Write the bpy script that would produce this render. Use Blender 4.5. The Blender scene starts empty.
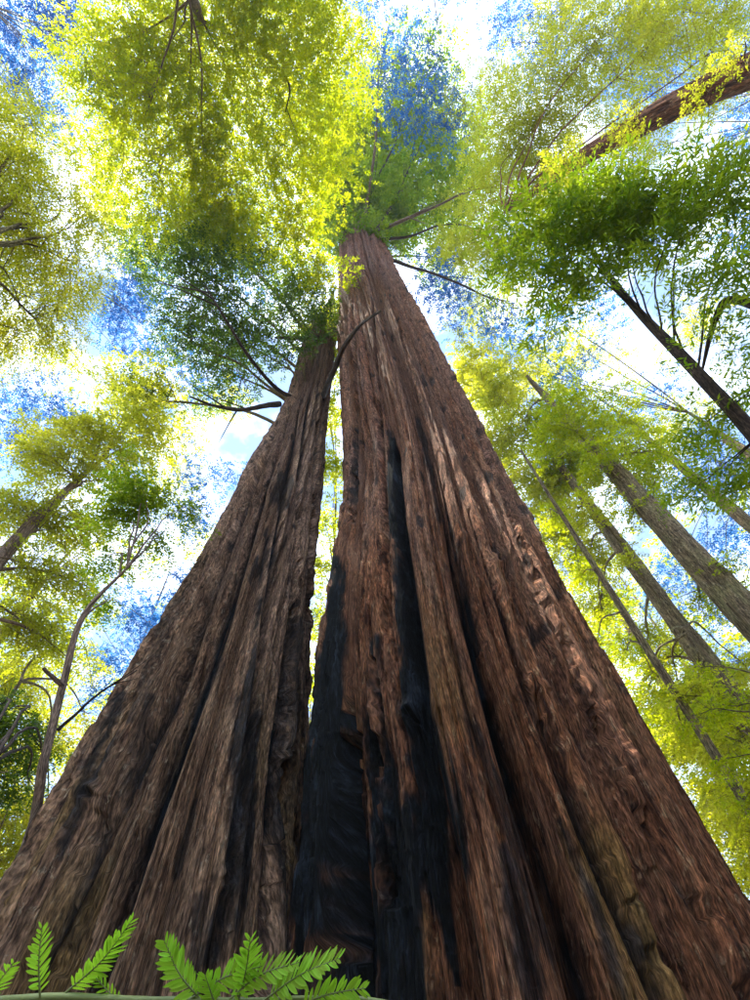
import bpy, math, random
import numpy as np
from mathutils import Vector, Matrix
random.seed(7)
RNG = np.random.default_rng(7)
sc = bpy.context.scene
C = sc.collection

# ------------------------------------------------------------------ camera
F = 450.0                      # focal length in units of a 750 x 1000 frame
EYE = np.array([0.0, 0.0, 1.5])
zc = np.array([355 - 375, 500 - 190, -F]); zc /= np.linalg.norm(zc)      # the zenith, in camera axes
xc = np.array([1.0, 0, 0]); xc -= zc * xc.dot(zc); xc /= np.linalg.norm(xc)
yc = np.cross(zc, xc)
W = np.array([xc, yc, zc])     # rows: world axes in camera space -> W @ cam = world
cam_d = bpy.data.cameras.new('camera'); cam = bpy.data.objects.new('camera', cam_d); C.objects.link(cam)
cam_d.sensor_fit = 'VERTICAL'; cam_d.sensor_height = 36; cam_d.lens = 36 * F / 1000
cam_d.clip_start = 0.02; cam_d.clip_end = 3000
M4 = Matrix([list(W[0]) + [EYE[0]], list(W[1]) + [EYE[1]], list(W[2]) + [EYE[2]], [0, 0, 0, 1]])
cam.matrix_world = M4
sc.camera = cam

def ray(px, py):
    return W @ np.array([px - 375.0, 500.0 - py, -F])
def P(px, py, D):              # a world point, D metres deep
    return EYE + ray(px, py) * (D / F)
def PR(px, py, R):             # a world point, R metres away along the ground
    d = ray(px, py); return EYE + d * (R / math.hypot(d[0], d[1]))
def proj(p):                   # world -> frame
    q = (np.asarray(p) - EYE) @ W
    return 375 + F * q[..., 0] / -q[..., 2], 500 - F * q[..., 1] / -q[..., 2]

# ------------------------------------------------------------------ sky and sun
sd = ray(232, 70); sd /= np.linalg.norm(sd)
SUN_EL = math.asin(sd[2]); SUN_AZ = math.atan2(sd[0], sd[1])
w = bpy.data.worlds.new('World'); sc.world = w; w.use_nodes = True
nt = w.node_tree; nt.nodes.clear()
def N(nt, t, **k):
    n = nt.nodes.new(t)
    for a, b in k.items():
        if a.startswith('i_'): n.inputs[a[2:].replace('_', ' ')].default_value = b
        else: setattr(n, a, b)
    return n
L = nt.links.new
sky = N(nt, 'ShaderNodeTexSky', sky_type='NISHITA', sun_disc=False, sun_elevation=SUN_EL, sun_rotation=SUN_AZ, air_density=1.0, dust_density=0.1, ozone_density=6.0)
tc = N(nt, 'ShaderNodeTexCoord')
n1 = N(nt, 'ShaderNodeTexNoise', i_Scale=5.5, i_Detail=5.0, i_Roughness=0.55)
mp = N(nt, 'ShaderNodeMapping'); mp.inputs['Location'].default_value = (0.3, 1.7, 0.2)
L(tc.outputs['Generated'], mp.inputs['Vector']); L(mp.outputs['Vector'], n1.inputs['Vector'])
cr = N(nt, 'ShaderNodeMapRange', i_From_Min=0.44, i_From_Max=0.64, i_To_Min=0.05)
L(n1.outputs['Fac'], cr.inputs['Value'])
mx = N(nt, 'ShaderNodeMix', data_type='RGBA')
L(cr.outputs['Result'], mx.inputs['Factor']); L(sky.outputs['Color'], mx.inputs['A'])
mx.inputs['B'].default_value = (6.0, 6.9, 8.8, 1)
bg = N(nt, 'ShaderNodeBackground', i_Strength=0.15)
ow = N(nt, 'ShaderNodeOutputWorld')
L(mx.outputs['Result'], bg.inputs['Color']); L(bg.outputs['Background'], ow.inputs['Surface'])
sun_d = bpy.data.lights.new('sun', 'SUN'); sun = bpy.data.objects.new('sun', sun_d); C.objects.link(sun)
sun_d.energy = 4.6; sun_d.angle = math.radians(0.55); sun_d.color = (1.0, 0.94, 0.80)
sun.rotation_euler = Vector(sd).to_track_quat('Z', 'Y').to_euler(); sun.location = (0, 0, 60)
sc.view_settings.view_transform = 'Standard'; sc.view_settings.look = 'None'
sc.view_settings.gamma = 1.0; sc.view_settings.exposure = 1.72
sc.cycles.max_bounces = 8; sc.cycles.diffuse_bounces = 4; sc.cycles.transmission_bounces = 5; sc.cycles.transparent_max_bounces = 4
sc.cycles.use_denoising = True

# ------------------------------------------------------------------ helpers
def link(name, me, parent=None):
    o = bpy.data.objects.new(name, me); C.objects.link(o)
    if parent: o.parent = parent
    return o
def thing(name, label, cat, loc=(0, 0, 0), group=None):
    o = bpy.data.objects.new(name, None); C.objects.link(o); o.location = [float(v) for v in loc]
    o.empty_display_size = 0.3
    o['label'] = label; o['category'] = cat
    if group: o['group'] = group
    return o
def mesh_np(name, V, Q, mat, smooth=False, attrs=None, uv=None):
    me = bpy.data.meshes.new(name)
    V = np.ascontiguousarray(V, np.float32); Q = np.ascontiguousarray(Q, np.int32); k = Q.shape[1]
    me.vertices.add(len(V)); me.vertices.foreach_set('co', V.ravel())
    me.loops.add(Q.size); me.loops.foreach_set('vertex_index', Q.ravel())
    me.polygons.add(len(Q)); me.polygons.foreach_set('loop_start', np.arange(0, Q.size, k, dtype=np.int32))
    try: me.polygons.foreach_set('loop_total', np.full(len(Q), k, np.int32))
    except Exception: pass
    me.update(calc_edges=True)
    me.polygons.foreach_set('use_smooth', np.full(len(Q), smooth))
    for a, val in (attrs or {}).items():
        at = me.attributes.new(a, 'FLOAT', 'POINT'); at.data.foreach_set('value', np.ascontiguousarray(val, np.float32))
    if uv is not None:
        l = me.uv_layers.new(name='bark_uv'); l.data.foreach_set('uv', np.ascontiguousarray(uv[Q.ravel()], np.float32).ravel())
    me.materials.append(mat); me.update()
    return me
_T = {}
def vn(u, v, seed, per=None):          # smooth 2D lattice noise in -1..1, periodic in u when per is set
    if seed not in _T: _T[seed] = np.random.default_rng(seed).uniform(-1, 1, (512, 512)).astype(np.float32)
    T = _T[seed]
    iu = np.floor(u).astype(np.int64); iv = np.floor(v).astype(np.int64)
    fu = u - iu; fv = v - iv
    fu = fu * fu * fu * (fu * (fu * 6 - 15) + 10); fv = fv * fv * fv * (fv * (fv * 6 - 15) + 10)
    p = per if per else 512
    a0 = (iu % p) % 512; a1 = ((iu + 1) % p) % 512; b0 = iv % 512; b1 = (iv + 1) % 512
    return (T[a0, b0] * (1 - fu) + T[a1, b0] * fu) * (1 - fv) + (T[a0, b1] * (1 - fu) + T[a1, b1] * fu) * fv
def sm(a, b, x):
    t = np.clip((x - a) / (b - a), 0, 1); return t * t * (3 - 2 * t)

# ------------------------------------------------------------------ materials
def bark_material(name, cols, char=True, su=9.0, sv=1.9, bump=0.6, bdist=0.03, grey=(0.66, 0.42, 0.34), lich=(0.50, 0.30, 0.08)):
    m = bpy.data.materials.new(name); m.use_nodes = True; nt = m.node_tree; L = nt.links.new
    b = nt.nodes['Principled BSDF']; b.inputs['Roughness'].default_value = 0.85
    b.inputs['Specular IOR Level'].default_value = 0.25
    uv = N(nt, 'ShaderNodeUVMap', uv_map='bark_uv')
    def noise(a, c, det=4, off=0.0, rough=0.6, dist=0.0):
        mpn = N(nt, 'ShaderNodeMapping'); mpn.inputs['Scale'].default_value = (a, c, 1); mpn.inputs['Location'].default_value = (off, off * .7, 0)
        n = N(nt, 'ShaderNodeTexNoise', i_Scale=1.0, i_Detail=float(det), i_Roughness=rough, i_Distortion=dist)
        L(uv.outputs['UV'], mpn.inputs['Vector']); L(mpn.outputs['Vector'], n.inputs['Vector']); return n.outputs['Fac']
    def rng(x, a, c, lo=0.0, hi=1.0):
        r = N(nt, 'ShaderNodeMapRange', i_From_Min=a, i_From_Max=c, i_To_Min=lo, i_To_Max=hi); L(x, r.inputs['Value']); return r.outputs['Result']
    def mix(f, A, B, blend='MIX'):
        x = N(nt, 'ShaderNodeMix', data_type='RGBA', blend_type=blend)
        for s, v in (('Factor', f), ('A', A), ('B', B)):
            if isinstance(v, (tuple, float, int)): x.inputs[s].default_value = (*v, 1) if isinstance(v, tuple) else v
            else: L(v, x.inputs[s])
        return x.outputs['Result']
    fine = noise(su * 1.4, sv * .45, 9, 0.0, 0.74, 0.0); mid = noise(su * .28, sv * .35, 5, 5.0, .65); big = noise(1.3, .16, 3, 9.0)
    flake = noise(su * 1.5, sv * 1.9, 8, 2.2, 0.74, .15)
    c = mix(rng(fine, .42, .60), cols[0], cols[1])
    c = mix(rng(mid, .48, .66, 0, .6), c, cols[2])
    c = mix(rng(flake, .56, .64, 0, .75), c, cols[3])
    at = lambda nm: (lambda n: (setattr(n, 'attribute_name', nm), n.outputs['Fac'])[1])(nt.nodes.new('ShaderNodeAttribute'))
    fa_ = noise(75, 8, 2, 3.1, .5, 0.0); fb_ = noise(27, 2.0, 4, 7.7, .6, 0.0)
    m1 = N(nt, 'ShaderNodeMath', operation='MULTIPLY'); L(rng(fa_,   .36, .64, .42, 1.45), m1.inputs[0]); L(rng(fb_, .38, .62, .55, 1.30), m1.inputs[1])
    if char:
        c = mix(at('grey'), c, mix(rng(fine, .35, .65), tuple(v * .42 for v in grey), grey))
        c = mix(at('lichen'), c, mix(rng(flake, .35, .65), tuple(v * .5 for v in lich), lich))
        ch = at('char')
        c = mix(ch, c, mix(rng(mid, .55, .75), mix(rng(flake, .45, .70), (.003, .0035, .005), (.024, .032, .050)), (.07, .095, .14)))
        rr = N(nt, 'ShaderNodeMapRange', i_To_Min=0.88, i_To_Max=0.72); L(ch, rr.inputs['Value']); L(rr.outputs['Result'], b.inputs['Roughness'])
    c = mix(1.0, c, m1.outputs[0], 'MULTIPLY')
    L(c, b.inputs['Base Color'])
    add = N(nt, 'ShaderNodeMath', operation='ADD'); L(fine, add.inputs[0])
    mu = N(nt, 'ShaderNodeMath', operation='MULTIPLY', ); L(flake, mu.inputs[0]); mu.inputs[1].default_value = 0.8
    L(mu.outputs[0], add.inputs[1])
    for f_, w_ in ((fa_, .45), (fb_, .9)):
        mm = N(nt, 'ShaderNodeMath', operation='MULTIPLY_ADD'); L(f_, mm.inputs[0]); mm.inputs[1].default_value = w_; L(add.outputs[0], mm.inputs[2]); add = mm
    bp = N(nt, 'ShaderNodeBump', i_Strength=bump, i_Distance=bdist); L(add.outputs[0], bp.inputs['Height']); L(bp.outputs['Normal'], b.inputs['Normal'])
    return m
BARK_R = bark_material('redwood_bark', [(.10, .032, .017), (.58, .225, .108), (.62, .29, .155), (.74, .46, .27)], bump=1.0, bdist=.16, su=9, sv=2.0)
BARK_L = bark_material('weathered_redwood_bark', [(.12, .058, .036), (.60, .34, .205), (.64, .40, .26), (.74, .57, .40)], bump=1.0, bdist=.15, su=10, sv=2.3)
BARK_FAR = bark_material('distant_bark', [(.14, .09, .05), (.44, .31, .17), (.42, .38, .16), (.62, .50, .32)], char=False, su=9, sv=2.2, bump=1, bdist=.12)
BARK_PALE = bark_material('smooth_pale_bark', [(.13, .09, .07), (.30, .20, .15), (.36, .25, .20), (.44, .34, .28)], char=False, su=14, sv=3, bump=.5, bdist=.01)

def leaf_material(name, a, b_, tr, trf=0.55):
    m = bpy.data.materials.new(name); m.use_nodes = True; nt = m.node_tree; L = nt.links.new
    nt.nodes.clear()
    at = nt.nodes.new('ShaderNodeAttribute'); at.attribute_name = 'tint'
    m1 = N(nt, 'ShaderNodeMix', data_type='RGBA'); m1.inputs['A'].default_value = (*a, 1); m1.inputs['B'].default_value = (*b_, 1)
    m2 = N(nt, 'ShaderNodeMix', data_type='RGBA'); m2.inputs['A'].default_value = (*tr[0], 1); m2.inputs['B'].default_value = (*tr[1], 1)
    L(at.outputs['Fac'], m1.inputs['Factor']); L(at.outputs['Fac'], m2.inputs['Factor'])
    p = N(nt, 'ShaderNodeBsdfPrincipled', i_Roughness=0.5); p.inputs['Specular IOR Level'].default_value = 0.25
    t = N(nt, 'ShaderNodeBsdfTranslucent'); mixs = N(nt, 'ShaderNodeMixShader', i_Fac=trf)
    L(m1.outputs['Result'], p.inputs['Base Color']); L(m2.outputs['Result'], t.inputs['Color'])
    L(p.outputs[0], mixs.inputs[1]); L(t.outputs[0], mixs.inputs[2])
    o = N(nt, 'ShaderNodeOutputMaterial'); L(mixs.outputs[0], o.inputs['Surface'])
    return m
LEAF = {
 'lime': leaf_material('lime_leaves', (.08, .14, .008), (.15, .18, .010), ((.38, .49, .005), (.76, .75, .008)), .66),
 'yellow': leaf_material('yellow_green_leaves', (.12, .16, .02), (.18, .20, .03), ((.50, .55, .012), (.86, .80, .04)), .66),
 'green': leaf_material('mid_green_leaves', (.05, .10, .012), (.09, .14, .014), ((.24, .42, .008), (.56, .66, .015)), .58),
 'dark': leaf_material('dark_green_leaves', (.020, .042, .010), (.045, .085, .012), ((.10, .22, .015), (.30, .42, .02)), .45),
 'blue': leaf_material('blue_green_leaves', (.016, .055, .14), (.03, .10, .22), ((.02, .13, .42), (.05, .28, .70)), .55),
 'fern': leaf_material('fresh_needles', (.20, .46, .03), (.36, .66, .07), ((.34, .70, .03), (.45, .80, .05)), .45),
}

# ------------------------------------------------------------------ the two great trunks
def curve(ctrl, z):
    ctrl = np.asarray(ctrl, float); o = np.argsort(ctrl[:, 2]); ctrl = ctrl[o]
    zz = ctrl[:, 2]; out = []
    for c in (0, 1, 3):
        y = ctrl[:, c]; d = np.diff(y) / np.diff(zz)
        m = np.concatenate([[d[0]], np.where(d[1:] * d[:-1] > 0, 2 * d[1:] * d[:-1] / (d[1:] + d[:-1] + 1e-9), 0) if c == 3 else (d[1:] + d[:-1]) / 2, [d[-1]]])
        k = np.clip(np.searchsorted(zz, z) - 1, 0, len(zz) - 2); h = zz[k + 1] - zz[k]; t = (z - zz[k]) / h
        out.append((2*t**3-3*t**2+1)*y[k] + (t**3-2*t**2+t)*h*m[k] + (-2*t**3+3*t**2)*y[k+1] + (t**3-t**2)*h*m[k+1])
    return out

def poly_dist(px, py, line):
    best = np.full(px.shape, 1e9)
    for (x0, y0, w0), (x1, y1, w1) in zip(line[:-1], line[1:]):
        dx, dy = x1 - x0, y1 - y0; t = np.clip(((px - x0) * dx + (py - y0) * dy) / (dx * dx + dy * dy), 0, 1)
        d = np.hypot(px - x0 - t * dx, py - y0 - t * dy) / (w0 + t * (w1 - w0)); best = np.minimum(best, d)
    return best

def big_trunk(name, ctrl, nth, nz, nridge, seed, mat, scars, recess, knots, amp, parent, flute=None, furrows=()):
    zmax = max(c[2] for c in ctrl)
    zf = np.concatenate([np.linspace(0, 6, 1500)[:-1], np.linspace(6, zmax, 3000)])
    ax, ay, ar = curve(ctrl, zf)
    fr = np.stack([ax * (1 - ar / np.hypot(ax, ay)), ay * (1 - ar / np.hypot(ax, ay)), zf], 1)
    _, iy = proj(fr)
    step = np.abs(np.gradient(np.clip(iy, -150, 1080))) + 0.004; cum = np.cumsum(step); cum = (cum - cum[0]) / (cum[-1] - cum[0])
    z = np.interp(np.linspace(0, 1, nz), cum, zf)
    cx, cy, cr_ = curve(ctrl, z)
    fc = math.atan2(-ctrl[1][1], -ctrl[1][0])                       # the side facing the viewer
    g = np.linspace(-math.pi, math.pi, 4000); dens = 0.16 + 1.0 / (1 + np.exp((np.abs(g) - 1.75) * 8)); cd = np.cumsum(dens); cd = (cd - cd[0]) / (cd[-1] - cd[0])
    th = np.interp(np.linspace(0, 1, nth + 1)[:-1], cd, g) + fc
    TH, Z = np.meshgrid(th, z); R0 = cr_[:, None] * np.ones_like(TH); CX = cx[:, None]; CY = cy[:, None]
    U = (TH / (2 * math.pi)) % 1.0
    up = 1 - sm(0, zmax, Z)
    # broad flutes of the buttressed base
    nf = flute or 9
    ph = U * nf + 0.30 * vn(U * 6, Z * .03, seed + 1, 6)
    fk = np.floor(ph).astype(int); ff = np.abs(2 * (ph - fk) - 1)
    rr = np.random.default_rng(seed); fa = rr.uniform(.5, 1.15, nf + 2)
    fl = ((1 - ff ** 1.7) ** .75 * fa[fk % nf] - .80) * (0.20 + 0.80 * np.exp(-Z / 8.0))
    # ridges: long straight strands that join and split slowly, at four widths
    w1 = 0.55 * vn(U * nridge * .5, Z * .05, seed + 3, nridge // 2) + 0.10 * vn(U * nridge, Z * .22, seed + 4, nridge)
    rk = rr.uniform(.35, 1.15, nridge + 2)
    q = U * nridge + w1; k = np.floor(q); fq = q - k
    ridge = (1 - np.abs(2 * fq - 1) ** 2.4) * rk[k.astype(int) % nridge] * (.85 + .3 * vn(k * 7.3, Z * .15, seed + 5))
    def strand(mult, wob, vz, s, pw):
        q2 = U * nridge * mult + w1 * mult * .8 + wob * vn(U * nridge * mult * .5, Z * vz, seed + s, max(2, int(nridge * mult * .5)))
        k2 = np.floor(q2); f2 = q2 - k2
        hgt = .65 + .5 * vn(k2 * 3.7 + .5, Z * vz * 1.6 + k2 * 1.3, seed + s + 1)
        return (1 - np.abs(2 * f2 - 1) ** pw) * hgt, k2
    ridge2, _ = strand(3, .7, .12, 6, 2.2)
    ridge3, k3 = strand(8, .9, .30, 8, 2.0)
    fib, _ = strand(20, 1.0, .8, 11, 1.8)
    # strips that end in ragged flakes
    pl = vn(k3 * 5.17 + .5, Z * 1.5 + k3 * 3.3, seed + 14); plates = sm(.0, .12, pl) * .7 + sm(.45, .55, pl) * .6
    pm = vn(U * nridge * 12, Z * 3.2 + 2.5 * vn(U * nridge * 5, Z * .9, seed + 17, nridge * 5), seed + 16, nridge * 12)
    disp = amp[0] * ridge + amp[1] * ridge2 + amp[2] * fib + amp[3] * (ridge3 * .7 + plates * .55 + .35 * sm(-.1, .25, pm))
    Rr = R0 + fl * amp[4] + (disp - amp[0] * .75 - amp[1] * .6 - amp[3] * .8) * (0.6 + .4 * up)
    def place(Rr): return np.stack([CX + Rr * np.cos(TH), CY + Rr * np.sin(TH), Z], -1)
    V = place(Rr); front = np.cos(TH - fc) > -.25
    px, py = proj(V)
    nz1 = vn(U * nridge * 2, Z * .35, seed + 20, nridge * 2) + .6 * vn(U * nridge * 6, Z * 1.1, seed + 21, nridge * 6) + .4 * vn(U * nridge * 12, Z * 4, seed + 24, nridge * 12)
    char = np.zeros_like(U)
    def ext(line):                                         # marks run on down to the roots
        (xa, ya, wa), (xb, yb, wb) = line[-2:]
        if yb < 990: return line
        k_ = 700 / (yb - ya); return list(line) + [(xb + (xb - xa) * k_, yb + 700, wb * 2.4)]
    for line, s in [(ext(l_), s_) for l_, s_ in scars]:
        d = poly_dist(px, py, line) + nz1 * .75
        char = np.maximum(char, s * (1 - sm(.40, 1.10, d)) * front)
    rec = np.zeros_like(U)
    for line in map(ext, furrows):                                   # long furrows between the strands: fire-blackened, their weak shade also deepened in colour
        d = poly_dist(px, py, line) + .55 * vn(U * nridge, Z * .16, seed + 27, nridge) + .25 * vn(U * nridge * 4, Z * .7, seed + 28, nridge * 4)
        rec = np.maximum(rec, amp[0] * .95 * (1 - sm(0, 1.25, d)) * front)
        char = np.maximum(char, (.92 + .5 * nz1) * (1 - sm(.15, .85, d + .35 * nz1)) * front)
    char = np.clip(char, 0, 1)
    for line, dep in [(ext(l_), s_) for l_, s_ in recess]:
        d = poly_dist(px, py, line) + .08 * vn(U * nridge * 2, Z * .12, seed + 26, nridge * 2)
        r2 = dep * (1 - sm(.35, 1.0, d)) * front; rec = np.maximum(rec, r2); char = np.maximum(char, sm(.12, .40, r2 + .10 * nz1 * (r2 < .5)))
    for (kx, ky, kr, kh) in knots:
        d = np.hypot(px - kx, (py - ky)) / kr
        rec -= kh * np.exp(-d * d * 1.2) * front; rec += kh * 1.6 * np.exp(-(d * 2.6) ** 2) * front
        char = np.maximum(char, .9 * np.exp(-(d * 2.2) ** 2) * front)
    spots = vn(U * nridge * 3, Z * 1.5, seed + 22, nridge * 3); char = np.maximum(char, sm(.72, .85, spots) * .75)
    V = place(Rr - rec)
    sh = (1 - sm(0, .5, disp / amp[0]))
    grey = np.clip(sm(4, 15, Z) * .55 + .35 * nz1, 0, 1) * .55
    lich = np.clip((1 - sm(2, 9, Z)) * sm(.15, .8, vn(U * nridge, Z * .35, seed + 23, nridge) + .3 * nz1), 0, 1) * .6
    PS = place(R0 + fl * amp[4] - rec); seg = np.linalg.norm(np.roll(PS, -1, 1) - PS, axis=2)   # grain keeps its scale on the walls of furrows
    wz = (Z[:, 0] < 9); sg = seg[wz].mean(0); ker = np.exp(-np.linspace(-2, 2, 9) ** 2); sg = np.convolve(np.r_[sg[-4:], sg, sg[:4]], ker / ker.sum(), 'valid')
    uvu = np.tile(np.cumsum(sg), (nz, 1)) * .9
    uvv = Z * 1.0
    idx = np.arange(nz * nth).reshape(nz, nth); a = idx[:-1]; b = np.roll(idx, -1, 1)[:-1]; c = np.roll(idx, -1, 1)[1:]; d = idx[1:]
    Q = np.stack([a.ravel(), b.ravel(), c.ravel(), d.ravel()], 1)
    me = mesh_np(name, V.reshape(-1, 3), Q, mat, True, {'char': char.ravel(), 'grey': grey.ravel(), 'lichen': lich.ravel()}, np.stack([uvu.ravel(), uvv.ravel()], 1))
    return link(name, me, parent)

S = 1.4
def ctrl_from(rows, base_z=True):
    out = []
    for (px, py, half, r) in rows:
        r *= S; p = P(px, py, r * F / half); out.append([p[0], p[1], p[2], r])
    return out
# px, py, half width there, radius (before the scale S)
cR = ctrl_from([(534.7, 1000, 243.0, 2.55), (471.5, 740, 164, 2.36), (425.6, 500, 84.5, 2.15), (390.6, 370, 52.3, 1.95), (366.2, 270, 28.0, 1.7), (359.4, 238, 20.7, 1.5)])
b0 = cR[0]; cR.insert(0, [b0[0] + .05, b0[1] + .35, 0.0, b0[3] * 1.10]); t0 = cR[-1]; t1 = cR[-2]
cR.append([t0[0] - .1, t0[1] - .5, t0[2] + 16, 1.2]); cR.append([t0[0] - .1, t0[1] - .6, t0[2] + 30, .35])
cL = ctrl_from([(139.4, 1000, 171, 1.72), (192.3, 800, 116, 1.58), (234.5, 650, 75.5, 1.4), (278.7, 500, 43.5, 1.2), (308.6, 400, 21.5, 0.92), (321.6, 338, 15.0, 0.74)])
b0 = cL[0]; cL.insert(0, [b0[0] - .1, b0[1] + .15, 0.0, b0[3] * 1.12]); t0 = cL[-1]
cL.append([t0[0] + .2, t0[1] - .2, t0[2] + 9, .42]); cL.append([t0[0] + .2, t0[1] - .3, t0[2] + 15, .1])
print('R', np.round(cR, 2).tolist()); print('L', np.round(cL, 2).tolist())

bigR = thing('redwood_tree', 'massive red-brown redwood with the thickest trunk and black charred streaks', 'tree', (cR[0][0], cR[0][1], 0))
bigL = thing('redwood_tree', 'narrower grey-brown redwood rising beside the thickest trunk, its top hidden by dark foliage', 'tree', (cL[0][0], cL[0][1], 0))

def tube(pts, radii, k=7, wob=0.0):
    pts = np.asarray(pts, float); n = len(pts)
    T = np.gradient(pts, axis=0); T /= np.linalg.norm(T, axis=1)[:, None] + 1e-9
    ref = np.array([0, 0, 1.0]) if abs(T[0][2]) < .8 else np.array([1.0, 0, 0])
    A = np.cross(T, ref); A /= np.linalg.norm(A, axis=1)[:, None] + 1e-9; B = np.cross(T, A)
    an = np.linspace(0, 2 * math.pi, k, endpoint=False); r = np.asarray(radii)[:, None]
    if wob: r = r * (1 + wob * RNG.uniform(-1, 1, (n, k)))
    else: r = r * np.ones((n, k))
    V = pts[:, None, :] + (A[:, None, :] * np.cos(an)[None, :, None] + B[:, None, :] * np.sin(an)[None, :, None]) * r[..., None]
    idx = np.arange(n * k).reshape(n, k)
    a = idx[:-1]; b = np.roll(idx, -1, 1)[:-1]; c = np.roll(idx, -1, 1)[1:]; d = idx[1:]
    Q = np.stack([a.ravel(), b.ravel(), c.ravel(), d.ravel()], 1)
    ln = np.concatenate([[0], np.cumsum(np.linalg.norm(np.diff(pts, axis=0), axis=1))])
    uv = np.stack([np.tile(an * float(np.mean(radii)), n), np.repeat(ln, k)], 1)
    return V.reshape(-1, 3), Q, uv
def spline(pts, n):
    pts = np.asarray(pts, float)
    if len(pts) == 2: return pts[0] + (pts[1] - pts[0]) * np.linspace(0, 1, n)[:, None]
    t = np.linspace(0, len(pts) - 1, n); k = np.clip(t.astype(int), 0, len(pts) - 2); f = (t - k)[:, None]
    m = np.gradient(pts, axis=0)
    return (2*f**3-3*f**2+1)*pts[k] + (f**3-2*f**2+f)*m[k] + (-2*f**3+3*f**2)*pts[k+1] + (f**3-f**2)*m[k+1]
def gnarl(pts, a):
    n = len(pts); j = RNG.normal(0, a, (n, 3)); j = (j + np.roll(j, 1, 0) + np.roll(j, -1, 0)) / 2.0; j[0] = 0; return pts + np.cumsum(j, 0) * .6
class TB:
    def __init__(s): s.V, s.Q, s.U, s.n = [], [], [], 0
    def add(s, pts, radii, k=6, wob=0.0):
        V, Q, U = tube(pts, radii, k, wob); s.V.append(V); s.Q.append(Q + s.n); s.U.append(U); s.n += len(V)
    def build(s, name, mat, parent):
        return link(name, rel(mesh_np(name, np.concatenate(s.V), np.concatenate(s.Q), mat, True, None, np.concatenate(s.U)), parent), parent)
def rel(me, parent):
    if parent is not None:
        me.transform(Matrix.Translation(-parent.location)); me.update()
    return me

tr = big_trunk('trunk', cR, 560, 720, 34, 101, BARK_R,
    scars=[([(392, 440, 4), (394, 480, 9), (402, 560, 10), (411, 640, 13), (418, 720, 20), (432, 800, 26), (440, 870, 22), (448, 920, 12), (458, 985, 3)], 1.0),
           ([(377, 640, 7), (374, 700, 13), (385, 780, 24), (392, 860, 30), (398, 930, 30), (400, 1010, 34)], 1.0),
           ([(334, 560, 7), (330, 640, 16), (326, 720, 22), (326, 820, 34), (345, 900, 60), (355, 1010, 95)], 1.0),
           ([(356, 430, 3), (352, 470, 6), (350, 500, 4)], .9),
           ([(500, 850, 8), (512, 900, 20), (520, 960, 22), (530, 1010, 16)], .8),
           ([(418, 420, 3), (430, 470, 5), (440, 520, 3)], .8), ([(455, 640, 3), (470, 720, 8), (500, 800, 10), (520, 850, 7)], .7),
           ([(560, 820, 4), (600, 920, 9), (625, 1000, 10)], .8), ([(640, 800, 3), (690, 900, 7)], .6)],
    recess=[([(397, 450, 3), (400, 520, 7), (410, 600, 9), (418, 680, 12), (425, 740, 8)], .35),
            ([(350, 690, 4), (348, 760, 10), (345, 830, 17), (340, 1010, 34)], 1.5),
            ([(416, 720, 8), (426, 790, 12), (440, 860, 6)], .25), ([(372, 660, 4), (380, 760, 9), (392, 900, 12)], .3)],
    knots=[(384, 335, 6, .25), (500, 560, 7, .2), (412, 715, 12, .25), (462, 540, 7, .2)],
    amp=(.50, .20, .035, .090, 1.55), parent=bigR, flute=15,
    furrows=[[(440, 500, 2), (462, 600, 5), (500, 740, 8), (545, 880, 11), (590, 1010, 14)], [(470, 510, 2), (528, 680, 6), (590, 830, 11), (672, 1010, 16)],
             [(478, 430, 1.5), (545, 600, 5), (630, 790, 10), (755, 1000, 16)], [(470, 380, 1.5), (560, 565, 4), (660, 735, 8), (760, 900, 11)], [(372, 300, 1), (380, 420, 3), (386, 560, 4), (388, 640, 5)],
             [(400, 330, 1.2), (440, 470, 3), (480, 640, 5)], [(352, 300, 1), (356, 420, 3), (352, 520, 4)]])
tr.location = -bigR.location
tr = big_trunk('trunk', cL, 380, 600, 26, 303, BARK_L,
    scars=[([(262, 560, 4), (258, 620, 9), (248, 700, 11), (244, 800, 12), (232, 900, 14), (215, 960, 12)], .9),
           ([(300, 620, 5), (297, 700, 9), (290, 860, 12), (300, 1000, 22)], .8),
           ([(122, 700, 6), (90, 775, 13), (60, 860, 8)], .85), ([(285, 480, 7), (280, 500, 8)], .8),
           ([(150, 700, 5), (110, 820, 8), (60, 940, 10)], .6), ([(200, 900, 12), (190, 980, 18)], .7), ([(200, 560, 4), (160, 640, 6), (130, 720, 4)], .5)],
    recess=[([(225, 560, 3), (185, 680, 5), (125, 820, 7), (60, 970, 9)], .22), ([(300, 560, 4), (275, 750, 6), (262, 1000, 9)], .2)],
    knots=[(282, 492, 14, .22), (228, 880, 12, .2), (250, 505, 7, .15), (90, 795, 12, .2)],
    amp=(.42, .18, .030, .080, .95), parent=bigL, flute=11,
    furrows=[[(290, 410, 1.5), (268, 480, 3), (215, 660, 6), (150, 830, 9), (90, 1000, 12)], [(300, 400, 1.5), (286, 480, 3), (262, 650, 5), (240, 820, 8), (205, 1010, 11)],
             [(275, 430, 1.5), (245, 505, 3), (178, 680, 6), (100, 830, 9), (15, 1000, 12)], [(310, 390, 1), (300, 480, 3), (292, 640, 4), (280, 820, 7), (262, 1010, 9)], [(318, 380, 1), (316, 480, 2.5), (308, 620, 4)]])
tr.location = -bigL.location

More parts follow.
